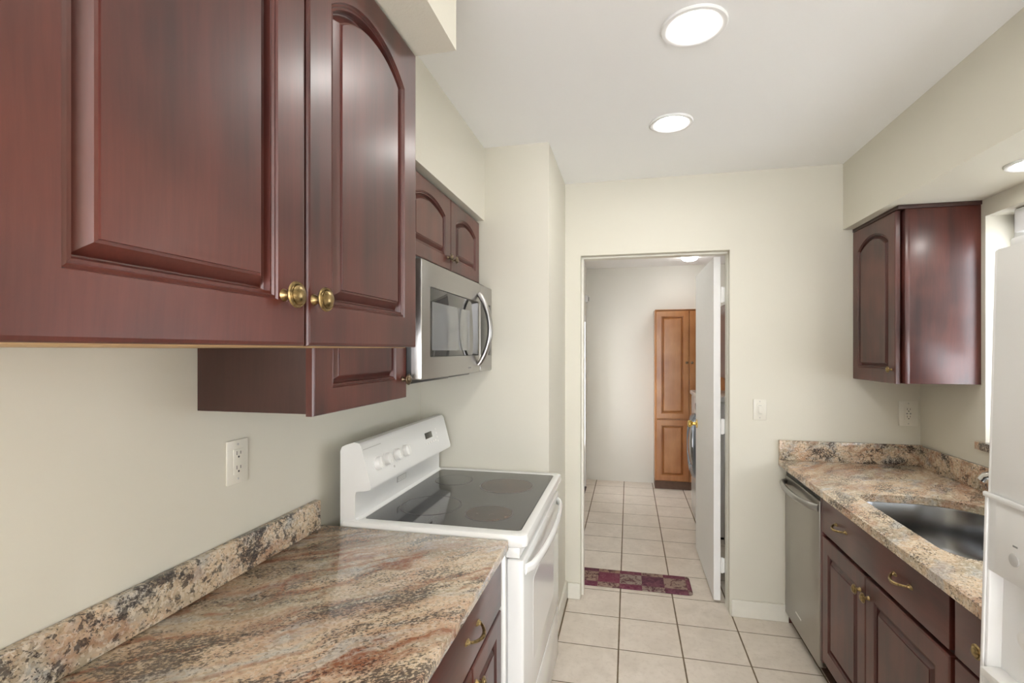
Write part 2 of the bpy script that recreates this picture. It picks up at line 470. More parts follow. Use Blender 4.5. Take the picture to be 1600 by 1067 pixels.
def text(body, size, mat4, mat, parent, name, ext=.0004):
    cu = bpy.data.curves.new(name, 'FONT'); cu.body = body; cu.size = size; cu.extrude = ext
    cu.align_x = 'CENTER'; cu.align_y = 'CENTER'
    o = bpy.data.objects.new(name, cu); COL.objects.link(o)
    dg = bpy.context.evaluated_depsgraph_get()
    me = bpy.data.meshes.new_from_object(o.evaluated_get(dg))
    bpy.data.objects.remove(o)
    bm = bmesh.new(); bm.from_mesh(me); bpy.data.meshes.remove(me)
    bmesh.ops.transform(bm, matrix=mat4, verts=bm.verts[:])
    return obj(name, bm, mat, parent, smooth=False)

# ================================================================ SETTING
XL, XR = -1.015, 1.457          # kitchen side walls
YJ, YF = 2.264, 2.862           # return wall, far wall
ZC = 2.44
YB = -2.6
LX0, LX1, LY1, LZC = -.464, 2.0, 5.53, 2.38
struct('floor', bx(-1.6, 2.4, YB-.3, LY1+.2, -.06, 0), 'tile')
struct('wall_left', bx(XL-.12, XL, YB, YF, 0, ZC), 'wall')
struct('wall_left_return', bx(XL, -.366, YJ, YF+.12, 0, ZC), 'wall')
bm = BM()
box(bm, -.366, -.275, YF, YF+.12, 0, ZC); box(bm, -.275, .545, YF, YF+.12, 2.013, ZC); box(bm, .545, XR+.3, YF, YF+.12, 0, ZC)
bmesh.ops.remove_doubles(bm, verts=bm.verts[:], dist=1e-5)
struct('wall_far', bm, 'wall')
# right wall with the window over the sink
WY0, WY1, WZ0, WZ1 = 1.25, 2.40, 1.075, 2.02
bm = BM()
box(bm, XR, XR+.2, WY1, YF, 0, ZC); box(bm, XR, XR+.2, YB, WY0, 0, ZC)
box(bm, XR, XR+.2, WY0, WY1, 0, WZ0-.035); box(bm, XR, XR+.2, WY0, WY1, WZ1, ZC)
struct('wall_right', bm, 'wall')
bm = BM()
box(bm, -1.2, -.5, YB-.12, YB, 0, ZC); box(bm, 1.25, 1.8, YB-.12, YB, 0, ZC); box(bm, -.5, 1.25, YB-.12, YB, 2.15, ZC)
struct('wall_back', bm, 'wall')
struct('ceiling', bx(XL-.12, XR+.3, YB-.12, YF+.12, ZC, ZC+.1), 'ceiling')
# soffits
struct('wall_soffit_left', bx(XL, -.684, .982, YJ, 2.087, ZC), ['soffit_tex'])
struct('wall_soffit_near', bx(XL, -.358, YB, .980, 2.097, ZC), ['soffit_tex'])
struct('wall_soffit_right', bx(1.103, XR, YB, YF, 2.092, ZC), 'wall')
# laundry room
bm = BM()
box(bm, LX0-.15, LX0, YF+.12, 4.95, 0, ZC); box(bm, LX0-.15, LX0, 5.20, LY1, 0, ZC); box(bm, LX0-.15, LX0, 4.95, 5.20, 1.76, ZC); box(bm, LX0-.15, LX0, 4.95, 5.20, 0, .45)
struct('wall_laundry_left', bm, 'laundry')
struct('wall_laundry_far', bx(LX0-.15, LX1+.1, LY1, LY1+.12, 0, ZC), 'laundry')
struct('wall_laundry_right', bx(LX1, LX1+.1, YF+.12, LY1, 0, ZC), 'laundry')
struct('ceiling_laundry', bx(LX0-.15, LX1+.1, YF+.121, LY1+.12, LZC, LZC+.06), 'ceiling')
bm = BM()
box(bm, LX0, LX0+.016, 5.20, 5.27, 0, 1.76, .004); box(bm, LX0, LX0+.016, 4.88, 4.95, 0, 1.83, .004)
box(bm, LX0, LX0+.016, 4.88, 5.27, 1.76, 1.83, .004)
struct('trim_1', bm, 'white_trim', label='white casing round the laundry side opening')
struct('trim_2', bx(LX0+.001, LX0+.03, 4.96, 5.19, 0, .014, .003), 'toe', label='dark threshold of the laundry side door')
# skirting boards with a small eased top
def baseboard(name, x0, x1, y0, y1, h=.092): return struct(name, bx(x0, x1, y0, y1, 0, h, .004), 'trim')
baseboard('baseboard_left', -.366, -.352, YJ+.002, YF, .10)
baseboard('baseboard_far', .552, .853, YF-.014, YF)
baseboard('baseboard_far_left', -.351, -.277, YF-.014, YF+.0)
# strip of older, darker floor along the foot of the sink run
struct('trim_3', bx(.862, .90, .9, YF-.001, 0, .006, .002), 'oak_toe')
# window over the sink: frame, sash bars, pane
w = struct('window_1', bx(XR+.10, XR+.14, WY1-.05, WY1, WZ0, WZ1), 'blind')
bm = BM(); box(bm, XR+.10, XR+.14, WY0, WY0+.05, WZ0, WZ1); box(bm, XR+.10, XR+.14, WY0, WY1, WZ1-.05, WZ1)
box(bm, XR+.10, XR+.14, WY0, WY1, WZ0, WZ0+.04); box(bm, XR+.105, XR+.135, (WY0+WY1)/2-.02, (WY0+WY1)/2+.02, WZ0, WZ1)
struct('window_frame', bm, 'blind', w)
struct('window_pane', bx(XR+.118, XR+.122, WY0+.04, WY1-.04, WZ0+.03, WZ1-.04), 'winglass', w)
hr = struct('blind_head_rail', bx(XR+.035, XR+.095, WY0+.01, WY1-.10, 1.925, WZ1-.004, .004), 'blind', w)
struct('added_blind_fabric', bx(XR+.064, XR+.0655, WY0+.015, WY1-.105, 1.41, 1.93), 'added_blind_fabric', hr)  # unseen lowered blind, added to dim daylight and its reflection on the cabinet
struct('added_blind_bar', bx(XR+.058, XR+.072, WY0+.015, WY1-.105, 1.395, 1.412, .003), 'blind', hr)  # bottom bar of the added blind
# granite sill
o = obj('window_sill', bx(XR-.022, XR+.099, WY0-.03, WY1+.032, WZ0-.034, WZ0-.001, .003), 'granite_rbs', base=(XR, WY0, WZ0-.034))
o['kind'] = 'structure'

# open white door into the laundry, hinged on the right jamb
d = struct('door_1', bx(.482, .520, 2.992, 3.757, .012, 2.0, .002), 'white_trim', label='white flush door standing open into the laundry')
for nm, z in (('hinge', .22), ('hinge', 1.02), ('hinge', 1.78)):
    bm = BM(); tube(bm, [(.527, 2.988, z-.045), (.527, 2.988, z+.045)], .006, 10); box(bm, .521, .541, 2.984, 2.990, z-.042, z+.042)
    struct(nm, bm, 'white_trim', d, smooth=True)
struct('door_knob', lathe(BM(), [(.031, 0), (.030, .005), (.012, .010), (.011, .030), (.020, .036), (.027, .048), (.025, .058), (.015, .064), (0, .065)],
       face('-x', .482, 3.690, .930), 26), 'gold', d, 'round brass knob', smooth=True)
# painted door jamb lining
bm = BM(); box(bm, -.2745, -.262, YF+.05, YF+.119, 0, 2.005); box(bm, .5445, .5425, YF+.05, YF+.119, 0, 2.005)
box(bm, -.2745, .5445, YF+.05, YF+.119, 2.003, 2.0125)
struct('trim_4', bm, 'trim', label='painted door stop lining the doorway')

# ================================================================ LIGHTS
def downlight(x, y, z, r, label, key='lens', group='recessed ceiling lights'):
    t = thing('recessed_light', label, 'ceiling light', (x, y, z-.012), group)
    F = Matrix.Translation((x, y, z)) @ Matrix.Rotation(PI, 4, 'X')
    obj('trim_ring', lathe(BM(), [(r, 0.0005), (r, .004), (r*.97, .008), (r*.90, .009), (r*.78, .006), (r*.72, .003), (r*.72, 0.0005)], F, 48, cap=False), 'white_trim', t)
    obj('lens', lathe(BM(), [(r*.715, .0005), (r*.715, .003), (r*.5, .0045), (0, .005)], F, 40), key, t)
    return t
downlight(.193, 1.547, ZC, .097, 'larger recessed ceiling light, nearer the top edge of the photo')
downlight(.180, 2.185, ZC, .090, 'second recessed ceiling light, closer to the doorway')
downlight(1.335, 1.965, 2.092, .078, 'small recessed light in the low soffit over the sink')
downlight(.193, .30, ZC, .095, 'added fill light, unseen, recessed above the near counter aisle')  # unseen lamp added to brighten the near aisle
downlight(.193, -1.1, ZC, .095, 'added fill light, unseen, in the ceiling behind the camera')  # another added lamp, out of view, for fill from behind
# laundry dome, and an unseen second one added to brighten the open door
for (x, y, lb) in ((.585, 5.0, 'round white dome light on the laundry ceiling, just under the door head'), (-.10, 3.55, 'added fill light, unseen, as a dome on the laundry ceiling above the doorway')):
  t = thing('dome_light', lb, 'ceiling light', (x, y, LZC-.05))
  F = Matrix.Translation((x, y, LZC)) @ Matrix.Rotation(PI, 4, 'X')
  obj('base_ring', lathe(BM(), [(.085, .001), (.085, .012), (.078, .014)], F, 36), 'white_trim', t)
  obj('diffuser', lathe(BM(), [(.077, .014), (.076, .022), (.064, .036), (.04, .046), (0, .05)], F, 36), 'lens_l', t)

# ================================================================ LEFT WALL CABINETS
DX = .02
def wall_cab(name, label, x0, xf, y0, y1, z0, z1, mat='cherry_dark', group=None, side='+x', matc=None):
    t = thing(name, label, 'cabinet', ((x0+xf)/2, (y0+y1)/2, z0), group)
    return t
# near cabinet
NX = -.465
t = wall_cab('wall_cabinet', 'large dark cherry wall cabinet with two arched doors, nearest the camera', XL, NX, .245, .973, 1.464, 2.095)
bm = BM(); box(bm, XL+.001, NX-.0015, .245, .969, 1.470, 2.094, .001)
obj('body', bm, 'cherry_dark', t)
obj('bottom_panel', bx(XL+.003, NX-.004, .247, .967, 1.4645, 1.4695, .0005), 'raw_ply', t, 'pale unfinished underside board')
for (u0, u1, ku) in ((.247, .6045, .561), (.6105, .971, .624)):
    d_ = obj('door', door_panel(BM(), face('+x', NX, u0, 1.466), u1-u0, 2.091-1.466, bot=.060, side=.055, top=.050, rise=.050, raised=.012, n=24), 'cherry', t)
    knob(d_, '+x', NX+.02, ku, 1.533)
# second cabinet, lower and further along
SX = -.715
t = wall_cab('wall_cabinet', 'dark cherry wall cabinet hanging lower, between the near cabinet and the microwave', XL, SX, .975, 1.441, 1.312, 2.086)
obj('body', bx(XL+.001, SX-.002, .9755, 1.440, 1.314, 2.085, .001), 'cherry_dark', t)
obj('face_frame', bx(SX-.0018, SX-.0002, .9755, 1.440, 1.314, 2.085, .0003), 'cherry', t)
d_ = obj('door', door_panel(BM(), face('+x', SX, .972, 1.309), .472, .770, bot=.060, side=.072, top=.05, rise=.07, raised=.012), 'cherry', t)
knob(d_, '+x', SX+.02, 1.418, 1.368, mat='bronze')
# cabinet above the microwave
AX = -.722
t = wall_cab('wall_cabinet', 'short dark cherry wall cabinet with two arched doors above the microwave', XL, AX, 1.444, 2.262, 1.776, 2.086)
obj('body', bx(XL+.001, AX-.002, 1.4445, 2.260, 1.777, 2.085, .001), 'cherry_dark', t)
for (u0, u1, ku) in ((1.446, 1.857, 1.827), (1.862, 2.243, 1.886)):
    d_ = obj('door', door_panel(BM(), face('+x', AX, u0, 1.781), u1-u0, 2.070-1.781, bot=.050, side=.055, top=.045, rise=.038, raised=.012, n=20), 'cherry', t)
    knob(d_, '+x', AX+.02, ku, 1.828, .85, 'bronze')

# ================================================================ MICROWAVE
MX = -.645; MY0, MY1, MZ0, MZ1 = 1.447, 2.258, 1.364, 1.754
t = thing('microwave', 'stainless steel over-the-range microwave under the short cabinet', 'microwave', (-.83, 1.85, MZ0))
obj('body', bx(XL+.002, MX-.037, MY0, MY1, MZ0+.012, MZ1+.018, .003), 'black', t, 'dark painted case')
bm = BM(); box(bm, XL+.03, MX-.045, MY0+.02, MY0+.36, MZ0-.014, MZ0+.0115, .004); box(bm, XL+.03, MX-.06, MY0+.40, MY0+.66, MZ0-.014, MZ0+.0115, .004)
obj('vent_panel', bm, 'black', t)
# door = steel frame with cut-out: built from four bars
MD = 2.072       # end of the door, start of the control panel
bm = BM(); wy0, wy1, wz0, wz1 = MY0+.068, 2.052, 1.437, 1.672
poly_o = rrect(MY0, MD, MZ0, MZ1, .004, 3); poly_i = rrect(wy0, wy1, wz0, wz1, .006, 3)
def frame_x(bm, po, pi, xa, xb):
    b = bmesh.new()
    rows = [[b.verts.new((x, p[0], p[1])) for p in q] for q, x in ((po, xa), (po, xb-.003), ([((p[0]-(po[0][0]+po[len(po)//2][0])/2)*.994+(po[0][0]+po[len(po)//2][0])/2, (p[1]-(po[0][1]+po[len(po)//2][1])/2)*.988+(po[0][1]+po[len(po)//2][1])/2) for p in po], xb), (pi, xb), (pi, xa))]
    rows.append(rows[0])
    for A, B in zip(rows, rows[1:]):
        m = len(A)
        for i in range(m): b.faces.new((A[i], A[(i+1) % m], B[(i+1) % m], B[i]))
    bmesh.ops.recalc_face_normals(b, faces=b.faces[:])
    join(bm, b)
frame_x(bm, poly_o, poly_i, MX-.036, MX)
d_ = obj('door', bm, 'steel', t)
obj('window', bx(MX-.030, MX-.003, wy0+.0005, wy1-.0005, wz0+.0005, wz1-.0005, .001), 'blackglass', d_, 'dark glass window')
obj('screen', bx(MX-.0028, MX-.0015, wy0+.022, wy1-.12, wz0+.022, wz1-.048, .0005), 'mwscreen', d_, 'grey mesh screen behind the glass')
text('SAMSUNG', .009, face('+x', MX+.0004, 1.93, 1.387) , 'midgrey', d_, 'brand_mark')
# bowed handle
bm = BM(); pts = []; rad = []
for k in range(25):
    a = -1+2*k/24; pts.append((MX+.004+.052*math.cos(a*PI/2)**.8 if abs(a) < 1 else MX+.004, 2.040, 1.552+a*.156)); rad.append(.0145)
tube(bm, pts, rad, 14, sx=1.0, sy=.8, up=Vector((1, 0, 0)))
obj('handle', bm, 'steel', d_, 'bright bowed bar handle')
bm = BM(); frame_x(bm, rrect(MD+.002, MY1, MZ0, MZ1, .004, 3), rrect(MD+.010, MY1-.020, wz0, wz1, .004, 3), MX-.036, MX)
c_ = obj('control_panel', bm, 'steel', t)
obj('keypad', bx(MX-.030, MX-.002, MD+.0105, MY1-.0205, wz0+.0005, wz1-.0005, .001), 'blackglass', c_)

# ================================================================ RANGE
RY0, RY1 = 1.470, 2.250
t = thing('range', 'white freestanding electric range with smooth black glass cooktop', 'range', (-.66, 1.86, 0))
bm = BM(); box(bm, -.950, -.375, RY0+.002, RY1, .03, .845, .004); box(bm, -.95, -.40, RY0+.03, RY1-.03, 0.001, .03)
obj('body', bm, 'enamel', t)
# cooktop frame: rounded rectangle with raised rim
bm = BM(); b = bmesh.new()
def lp(x0, x1, y0, y1, r, z): return [b.verts.new((p[0], p[1], z)) for p in rrect(x0, x1, y0, y1, r, 6)]
rows = [lp(-.951, -.318, RY0, RY1, .012, .846), lp(-.951, -.306, RY0-.004, RY1+.004, .016, .852), lp(-.951, -.304, RY0-.004, RY1+.004, .018, .872),
        lp(-.951, -.308, RY0, RY1, .018, .884), lp(-.951, -.316, RY0+.008, RY1-.008, .018, .888), lp(-.885, -.334, RY0+.036, RY1-.036, .014, .8855), lp(-.883, -.336, RY0+.038, RY1-.038, .014, .880)]
for A, B in zip(rows, rows[1:]):
    m_ = len(A)
    for i in range(m_): b.faces.new((A[i], A[(i+1) % m_], B[(i+1) % m_], B[i]))
b.faces.new(rows[-1]); b.faces.new(rows[0]); bmesh.ops.recalc_face_normals(b, faces=b.faces[:]); join(bm, b)
obj('cooktop_frame', bm, 'enamel', t)
g_ = obj('cooktop_glass', prism(BM(), rrect(-.8825, -.3365, RY0+.0385, RY1-.0385, .014, 6), 'z', .8802, .8852), 'cooktop', t, 'speckled dark glass hob surface')
for (x, y, rx, key) in ((-.480, 1.650, .084, 'burn'), (-.505, 2.000, .112, 'burn'), (-.715, 1.690, .112, 'burn_clean'), (-.755, 2.040, .082, 'burn_clean')):
    q = obj('burner', lathe(BM(), [(rx*.97, 0), (rx*.97, .0003), (0, .0003)], Matrix.Translation((x, y, .8853)), 48), key if key == 'burn' else 'cooktop', g_, 'scorched brown burner area' if key == 'burn' else None)
    obj('ring', lathe(BM(), [(rx*.975, 0), (rx*.975, .0004), (rx*1.02, .0004), (rx*1.02, 0)], Matrix.Translation((x, y, .8853)), 64, cap=False), 'ring', q) if False else None
    obj('burner_ring', lathe(BM(), [(rx*.975, 0), (rx*.975, .0004), (rx*1.01, .0004), (rx*1.01, 0)], Matrix.Translation((x, y, .8853)), 64, cap=False), 'ring', g_)
# backguard, profile in x-z extruded along y
pf = [(-.952, .845), (-.952, 1.118), (-.946, 1.133), (-.932, 1.140), (-.900, 1.150), (-.882, 1.147), (-.874, 1.138), (-.838, 1.004), (-.840, .994), (-.850, .990), (-.892, .984), (-.896, .975), (-.896, .893), (-.887, .886), (-.887, .845)]
bg_ = obj('backguard', prism(BM(), pf, 'y', RY0+.004, RY1-.034), 'enamel', t)
# sloped control face frame: origin at lower edge
sl = Vector((-.874+.838, 0, 1.138-1.004)); ln = sl.length; su = sl/ln
nrm = Vector((su.z, 0, -su.x))
def slope(y, s):   # s along the slope from the bottom
    p = Vector((-.838, y, 1.004))+su*s
    return Matrix(((0, su.x, nrm.x, p.x), (1, 0, 0, p.y), (0, su.z, nrm.z, p.z), (0, 0, 0, 1)))
for y in (1.548, 1.613, 1.690, 1.762):
    k_ = obj('knob', lathe(BM(), [(.0245, .0003), (.0245, .002), (.022, .003), (.0205, .014), (.019, .017), (0, .0175)], slope(y, .064), 28), 'plastic', bg_)
    b = bmesh.new(); box(b, -.0035, .0035, -.018, .018, .0165, .021, .001); bm = BM(); join(bm, b, slope(y, .064)); obj('grip', bm, 'plastic', k_)
b = bmesh.new(); box(b, -.040, .032, -.013, .013, .0002, .0016, .0005); bm = BM(); join(bm, b, slope(2.005, .085)); obj('clock_display', bm, 'blackglass', bg_, 'small black clock display')
bm = BM()
for k in range(5):
    b = bmesh.new(); box(b, -.008, .008, -.004, .004, .0002, .001, .0003); join(bm, b, slope(1.965+k*.024, .052))
for k in range(4):
    b = bmesh.new(); box(b, -.006, .006, -.004, .004, .0002, .001, .0003); join(bm, b, slope(2.085, .045+k*.018))
obj('touch_buttons', bm, 'plastic', bg_)
b = bmesh.new(); box(b, -.02, .10, -.0012, .0012, .0001, .0003); bm = BM(); join(bm, b, slope(1.50, .125)); obj('printed_line', bm, 'ltgrey', bg_)
b = bmesh.new(); box(b, -.004, .004, -.004, .004, .0001, .001); bm = BM(); join(bm, b, slope(1.655, .028)); obj('indicator', bm, 'ltgrey', bg_)
bm = BM(); box(bm, -.896, -.8945, 1.775, 1.855, .935, .957, .0005); obj('badge', bm, 'ltgrey', bg_, 'small grey printed badge')
bm = BM()
for k in range(3): box(bm, -.8946, -.8940, 1.782, 1.848, .939+k*.006, .9415+k*.006)
obj('badge_lines', bm, 'plastic', bg_)
# oven door
obj('front_panel', bx(-.374, -.330, RY0+.002, RY1, .812, .8455, .003), 'enamel', t)
d_ = obj('oven_door', bx(-.372, -.318, RY0+.006, RY1-.002, .285, .806, .007, 3), 'enamel', t)
obj('oven_window', prism(BM(), rrect(RY0+.16, RY1-.16, .40, .68, .02, 5), 'x', -.3185, -.3172), 'enamel', d_)
bm = BM(); pts = [(-.319+.040*math.sin(PI*k/24)**.45 if 0 < k < 24 else -.319, RY0+.03+(RY1-RY0-.06)*k/24, .768) for k in range(25)]
tube(bm, pts, .014, 14, sx=.7, sy=1.2)
obj('handle', bm, 'enamel', d_, 'bowed white bar handle')
obj('latch_mark', bx(-.3182, -.3172, 1.93, 1.95, .785, .789), 'ltgrey', d_)
obj('storage_drawer', bx(-.372, -.320, RY0+.006, RY1-.002, .045, .272, .007, 3), 'enamel', t)

# ================================================================ LEFT COUNTER AND BASE CABINET
t = thing('countertop', 'multicoloured granite countertop with rust veins beside the range', 'countertop', (-.69, .8, .841))
obj('slab', bx(XL+.001, -.362, -.9, 1.460, .841, .871, .004), 'granite_top', t)
obj('backsplash', bx(XL+.001, XL+.024, -.9, 1.425, .8712, .966, .003), 'granite_bs', t, 'speckled dark and cream granite upstand')
FX = -.402
t = thing('base_cabinet', 'dark cherry base cabinet under the counter beside the range', 'cabinet', (-.70, 1.17, 0))
obj('body', bx(XL+.002, FX-.001, .872, 1.452, .10, .840, .001), 'cherry_dark', t)
obj('side_panel', bx(FX-.03, -.392, 1.4525, 1.464, .0, .838, .0005), 'enamel', t, 'narrow white filler strip against the range')
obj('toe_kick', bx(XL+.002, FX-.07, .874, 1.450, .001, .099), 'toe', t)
dr = obj('drawer', slab_front(BM(), face('+x', FX, .878, .672), .570, .158), 'cherry_h', t)
pull(dr, '+x', FX+.02, 1.165, .752)
for (u0, u1, ku) in ((.878, 1.162, 1.135), (1.168, 1.448, 1.192)):
    d_ = obj('door', door_panel(BM(), face('+x', FX, u0, .115), u1-u0, .545, bot=.058, side=.055, top=.055, rise=0, raised=.012, n=6), 'cherry', t)
    knob(d_, '+x', FX+.02, ku, .608)
t = thing('base_cabinet', 'dark cherry base cabinet at the near end of the left counter', 'cabinet', (-.70, -.01, 0))
obj('body', bx(XL+.002, FX-.001, -.89, .869, .10, .840, .001), 'cherry_dark', t)
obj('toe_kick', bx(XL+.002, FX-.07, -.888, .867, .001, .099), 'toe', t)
for k in range(3):
    u0 = -.885+k*.583; dr = obj('drawer', slab_front(BM(), face('+x', FX, u0, .672), .575, .158), 'cherry_h', t); pull(dr, '+x', FX+.02, u0+.287, .752)
    for q in (0, 1):
        d_ = obj('door', door_panel(BM(), face('+x', FX, u0+q*.290, .115), .285, .545, bot=.058, side=.055, top=.055, rise=0, raised=.012, n=6), 'cherry', t)
        knob(d_, '+x', FX+.02, u0+(.262 if q == 0 else .313), .608)

# ================================================================ SWITCHES AND OUTLETS
def wallplate(label, kind, a, u, v, w, h, style):
    F = face(kind, a, u, v)
    t = thing('wall_outlet' if style != 'switch' else 'light_switch', label, 'outlet' if style != 'switch' else 'light switch', tuple(F @ Vector((0, -h/2, 0))))
    def put(b, name, mat, par=t):
        bm = BM(); join(bm, b, F); return obj(name, bm, mat, par)
    put(bx(-w/2, w/2, -h/2, h/2, .0005, .006, .002), 'cover_plate', 'plate')
    if style == 'switch':
        r = put(bx(-.017, .017, -.033, .033, .0062, .0085, .001), 'switch_frame', 'plate')
        b = bx(-.0095, .0095, -.018, .018, .0087, .013, .0015); put(b, 'rocker', 'plate')
        put(bx(-.008, .008, .021, .0225, .0086, .0088), 'upper_mark', 'midgrey'); put(bx(-.008, .008, -.024, -.0225, .0086, .0088), 'lower_mark', 'ltgrey')
    else:
        r = put(bx(-.0168, .0168, -.0335, .0335, .0062, .0085, .001), 'receptacle', 'plate')
        for s in (-1, 1):
            b = BM(); c = s*.019
            box(b, -.0075, -.0055, c-.004+.003, c+.006+.003, .0082, .0088); box(b, .0055, .0075, c-.003+.003, c+.005+.003, .0082, .0088)
            lathe(b, [(.0028, .0082), (.0028, .0088), (0, .0088)], Matrix.Translation((0, c-.0065, 0)), 12)
            put(b, 'slots', 'slot', r)
        if style == 'gfci':
            put(bx(-.011, -.004, -.003, .003, .0086, .0098, .0003), 'test_button', 'midgrey', r); put(bx(.004, .011, -.003, .003, .0086, .0098, .0003), 'reset_button', 'midgrey', r)
    for s in (-1, 1):
        put(lathe(BM(), [(.003, .006), (.003, .0068), (0, .0072)], Matrix.Translation((0, s*(h/2-.012), 0)), 12), 'screw', 'ltgrey')
    return t
wallplate('ivory wall outlet above the left granite counter', '+x', XL, 1.095, 1.166, .071, .115, 'outlet')
wallplate('ivory safety outlet with test buttons in the corner above the sink counter', '-y', YF, 1.400, 1.135, .086, .128, 'gfci')
wallplate('ivory light switch on the wall right of the doorway', '-y', YF, .697, 1.137, .066, .112, 'switch')

# ================================================================ RIGHT WALL CABINET
t = thing('wall_cabinet', 'dark cherry wall cabinet in the corner to the right of the doorway', 'cabinet', (1.30, 2.64, 1.314))
RX = 1.168
obj('body', bx(RX+.024, XR-.001, 2.424, YF-.002, 1.314, 2.074, .001), 'cherry', t, 'reddish glossy side panel')
obj('face_frame', bx(RX+.006, RX+.0235, 2.4205, YF-.002, 1.3135, 2.074, .001), 'cherry', t)
obj('crown_strip', bx(1.146, XR-.001, 2.416, YF-.002, 2.0745, 2.0915, .002), 'cherry_dark', t)
d_ = obj('door', door_panel(BM(), face('-x', RX-.001, 2.445, 1.311), YF-.004-2.445, .762, bot=.062, side=.056, top=.055, rise=.055, raised=.012, n=20), 'cherry', t)
knob(d_, '-x', RX-.021, 2.476, 1.373, .8, 'brass')

# ================================================================ RIGHT COUNTER, SINK, BASE UNITS
CX0 = .790
SK = rrect(.902, 1.335, 1.60, 2.25, [.22, .075, .09, .09], 12)
bm = BM(); b = bmesh.new()
out = [(CX0, 1.10), (XR-.001, 1.10), (XR-.001, YF-.002), (CX0, YF-.002)]
# top face with hole: triangulated ring
def ring_fill(b, outer, inner, z):
    o_ = [b.verts.new((p[0], p[1], z)) for p in outer]; i_ = [b.verts.new((p[0], p[1], z)) for p in inner]
    es = [b.edges.new((q[k], q[(k+1) % len(q)])) for q in (o_, i_) for k in range(len(q))]
    bmesh.ops.triangle_fill(b, use_beauty=True, edges=es)
    return o_, i_
o1, i1 = ring_fill(b, out, SK, .871); o2, i2 = ring_fill(b, out, SK, .841)
for A, B in ((o1, o2), (i1, i2)):
    m_ = len(A)
    for k in range(m_): b.faces.new((A[k], A[(k+1) % m_], B[(k+1) % m_], B[k]))
bmesh.ops.recalc_face_normals(b, faces=b.faces[:]); join(bm, b)
t = thing('countertop', 'cream and rust granite countertop around the steel sink', 'countertop', (1.12, 2.0, .841))
obj('slab', bm, 'granite_r', t)
obj('backsplash', bx(XR-.021, XR-.001, 1.10, YF-.023, .8712, .975, .003), 'granite_rbs', t)
obj('end_backsplash', bx(CX0, XR-.001, YF-.022, YF-.002, .8712, .977, .003), 'granite_rbs', t)
# sink bowl
t = thing('sink', 'stainless steel undermount sink set in the granite counter', 'sink', (1.12, 1.92, .68))
bm = BM(); b = bmesh.new(); rows = []
def sh(poly, k, z):
    cx, cy = 1.12, 1.92
    return [b.verts.new((p[0]+(cx-p[0])*k, p[1]+(cy-p[1])*k, z)) for p in poly]
for k, z in ((-.05, .8398), (-.008, .8398), (.0, .836), (.02, .75), (.05, .69), (.10, .668), (.22, .660), (.80, .656), (.90, .655)): rows.append(sh(SK, k, z))
for A, B in zip(rows, rows[1:]):
    m_ = len(A)
    for i in range(m_): b.faces.new((A[i], A[(i+1) % m_], B[(i+1) % m_], B[i]))
b.faces.new(rows[-1]); bmesh.ops.recalc_face_normals(b, faces=b.faces[:])
join(bm, b)
bowl = obj('bowl', bm, 'steel_sink', t)
sm_ = bowl.modifiers.new('solid', 'SOLIDIFY'); sm_.thickness = .001; sm_.offset = -1
obj('drain', lathe(BM(), [(.055, .0015), (.055, .004), (.045, .005), (.04, .002), (.012, .002), (.008, .006), (0, .006)], Matrix.Translation((1.12, 1.92, .6555)), 30), 'chrome', t)
# faucet
t = thing('faucet', 'chrome faucet behind the sink, mostly hidden by the refrigerator', 'faucet', (1.385, 2.02, .872))
obj('base', lathe(BM(), [(.030, 0), (.030, .006), (.022, .014), (.019, .05), (.019, .10), (.016, .112), (0, .114)], Matrix.Translation((1.388, 2.02, .8715)), 28), 'chrome', t)
bm = BM(); tube(bm, [(1.385, 2.03, .95), (1.36, 2.08, .985), (1.325, 2.145, .995), (1.318, 2.165, .985), (1.312, 2.175, .968)], [.014, .015, .016, .0175, .017], 16)
obj('spout', bm, 'chrome', t)
bm = BM(); tube(bm, [(1.388, 2.02, .985), (1.40, 1.99, 1.02), (1.405, 1.93, 1.045)], [.010, .008, .007], 12); obj('lever', bm, 'chrome', t)

BX = .842       # carcass front, door faces at .82
t = thing('base_cabinet', 'dark cherry sink base cabinet with two doors and a wide false drawer', 'cabinet', (1.14, 1.92, 0))
bm = BM(); box(bm, BX+.001, XR-.002, 1.470, 2.360, .10, .640, .001); box(bm, BX+.001, BX+.018, 1.470, 2.360, .64, .838)
obj('body', bm, 'cherry_dark', t)
obj('stile', bx(BX-.020, BX, 2.345, 2.366, .10, .836, .001), 'cherry', t)
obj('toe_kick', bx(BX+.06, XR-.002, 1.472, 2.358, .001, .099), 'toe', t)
fr = obj('false_drawer', slab_front(BM(), face('-x', BX, 1.488, .672), .855, .150), 'cherry_h', t)
pull(fr, '-x', BX-.02, 2.155, .752); pull(fr, '-x', BX-.02, 1.712, .752)
for (u0, u1, ku) in ((1.488, 1.947, 1.925), (1.953, 2.343, 1.99)):
    d_ = obj('door', door_panel(BM(), face('-x', BX, u0, .115), u1-u0, .540, bot=.065, side=.058, top=.06, rise=0, raised=.012, n=6), 'cherry', t)
    knob(d_, '-x', BX-.02, ku, .590)
t = thing('base_cabinet', 'dark cherry drawer base cabinet beside the refrigerator', 'cabinet', (1.14, 1.28, 0))
obj('body', bx(BX+.001, XR-.002, 1.105, 1.468, .10, .838, .001), 'cherry_dark', t)
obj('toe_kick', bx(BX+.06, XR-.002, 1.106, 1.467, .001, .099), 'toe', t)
for z0, z1 in ((.672, .822), (.395, .664), (.115, .387)):
    dr = obj('drawer', slab_front(BM(), face('-x', BX, 1.108, z0), .358, z1-z0), 'cherry_h', t)
    knob(dr, '-x', BX-.02, 1.352 if z0 > .6 else 1.287, (z0+z1)/2)

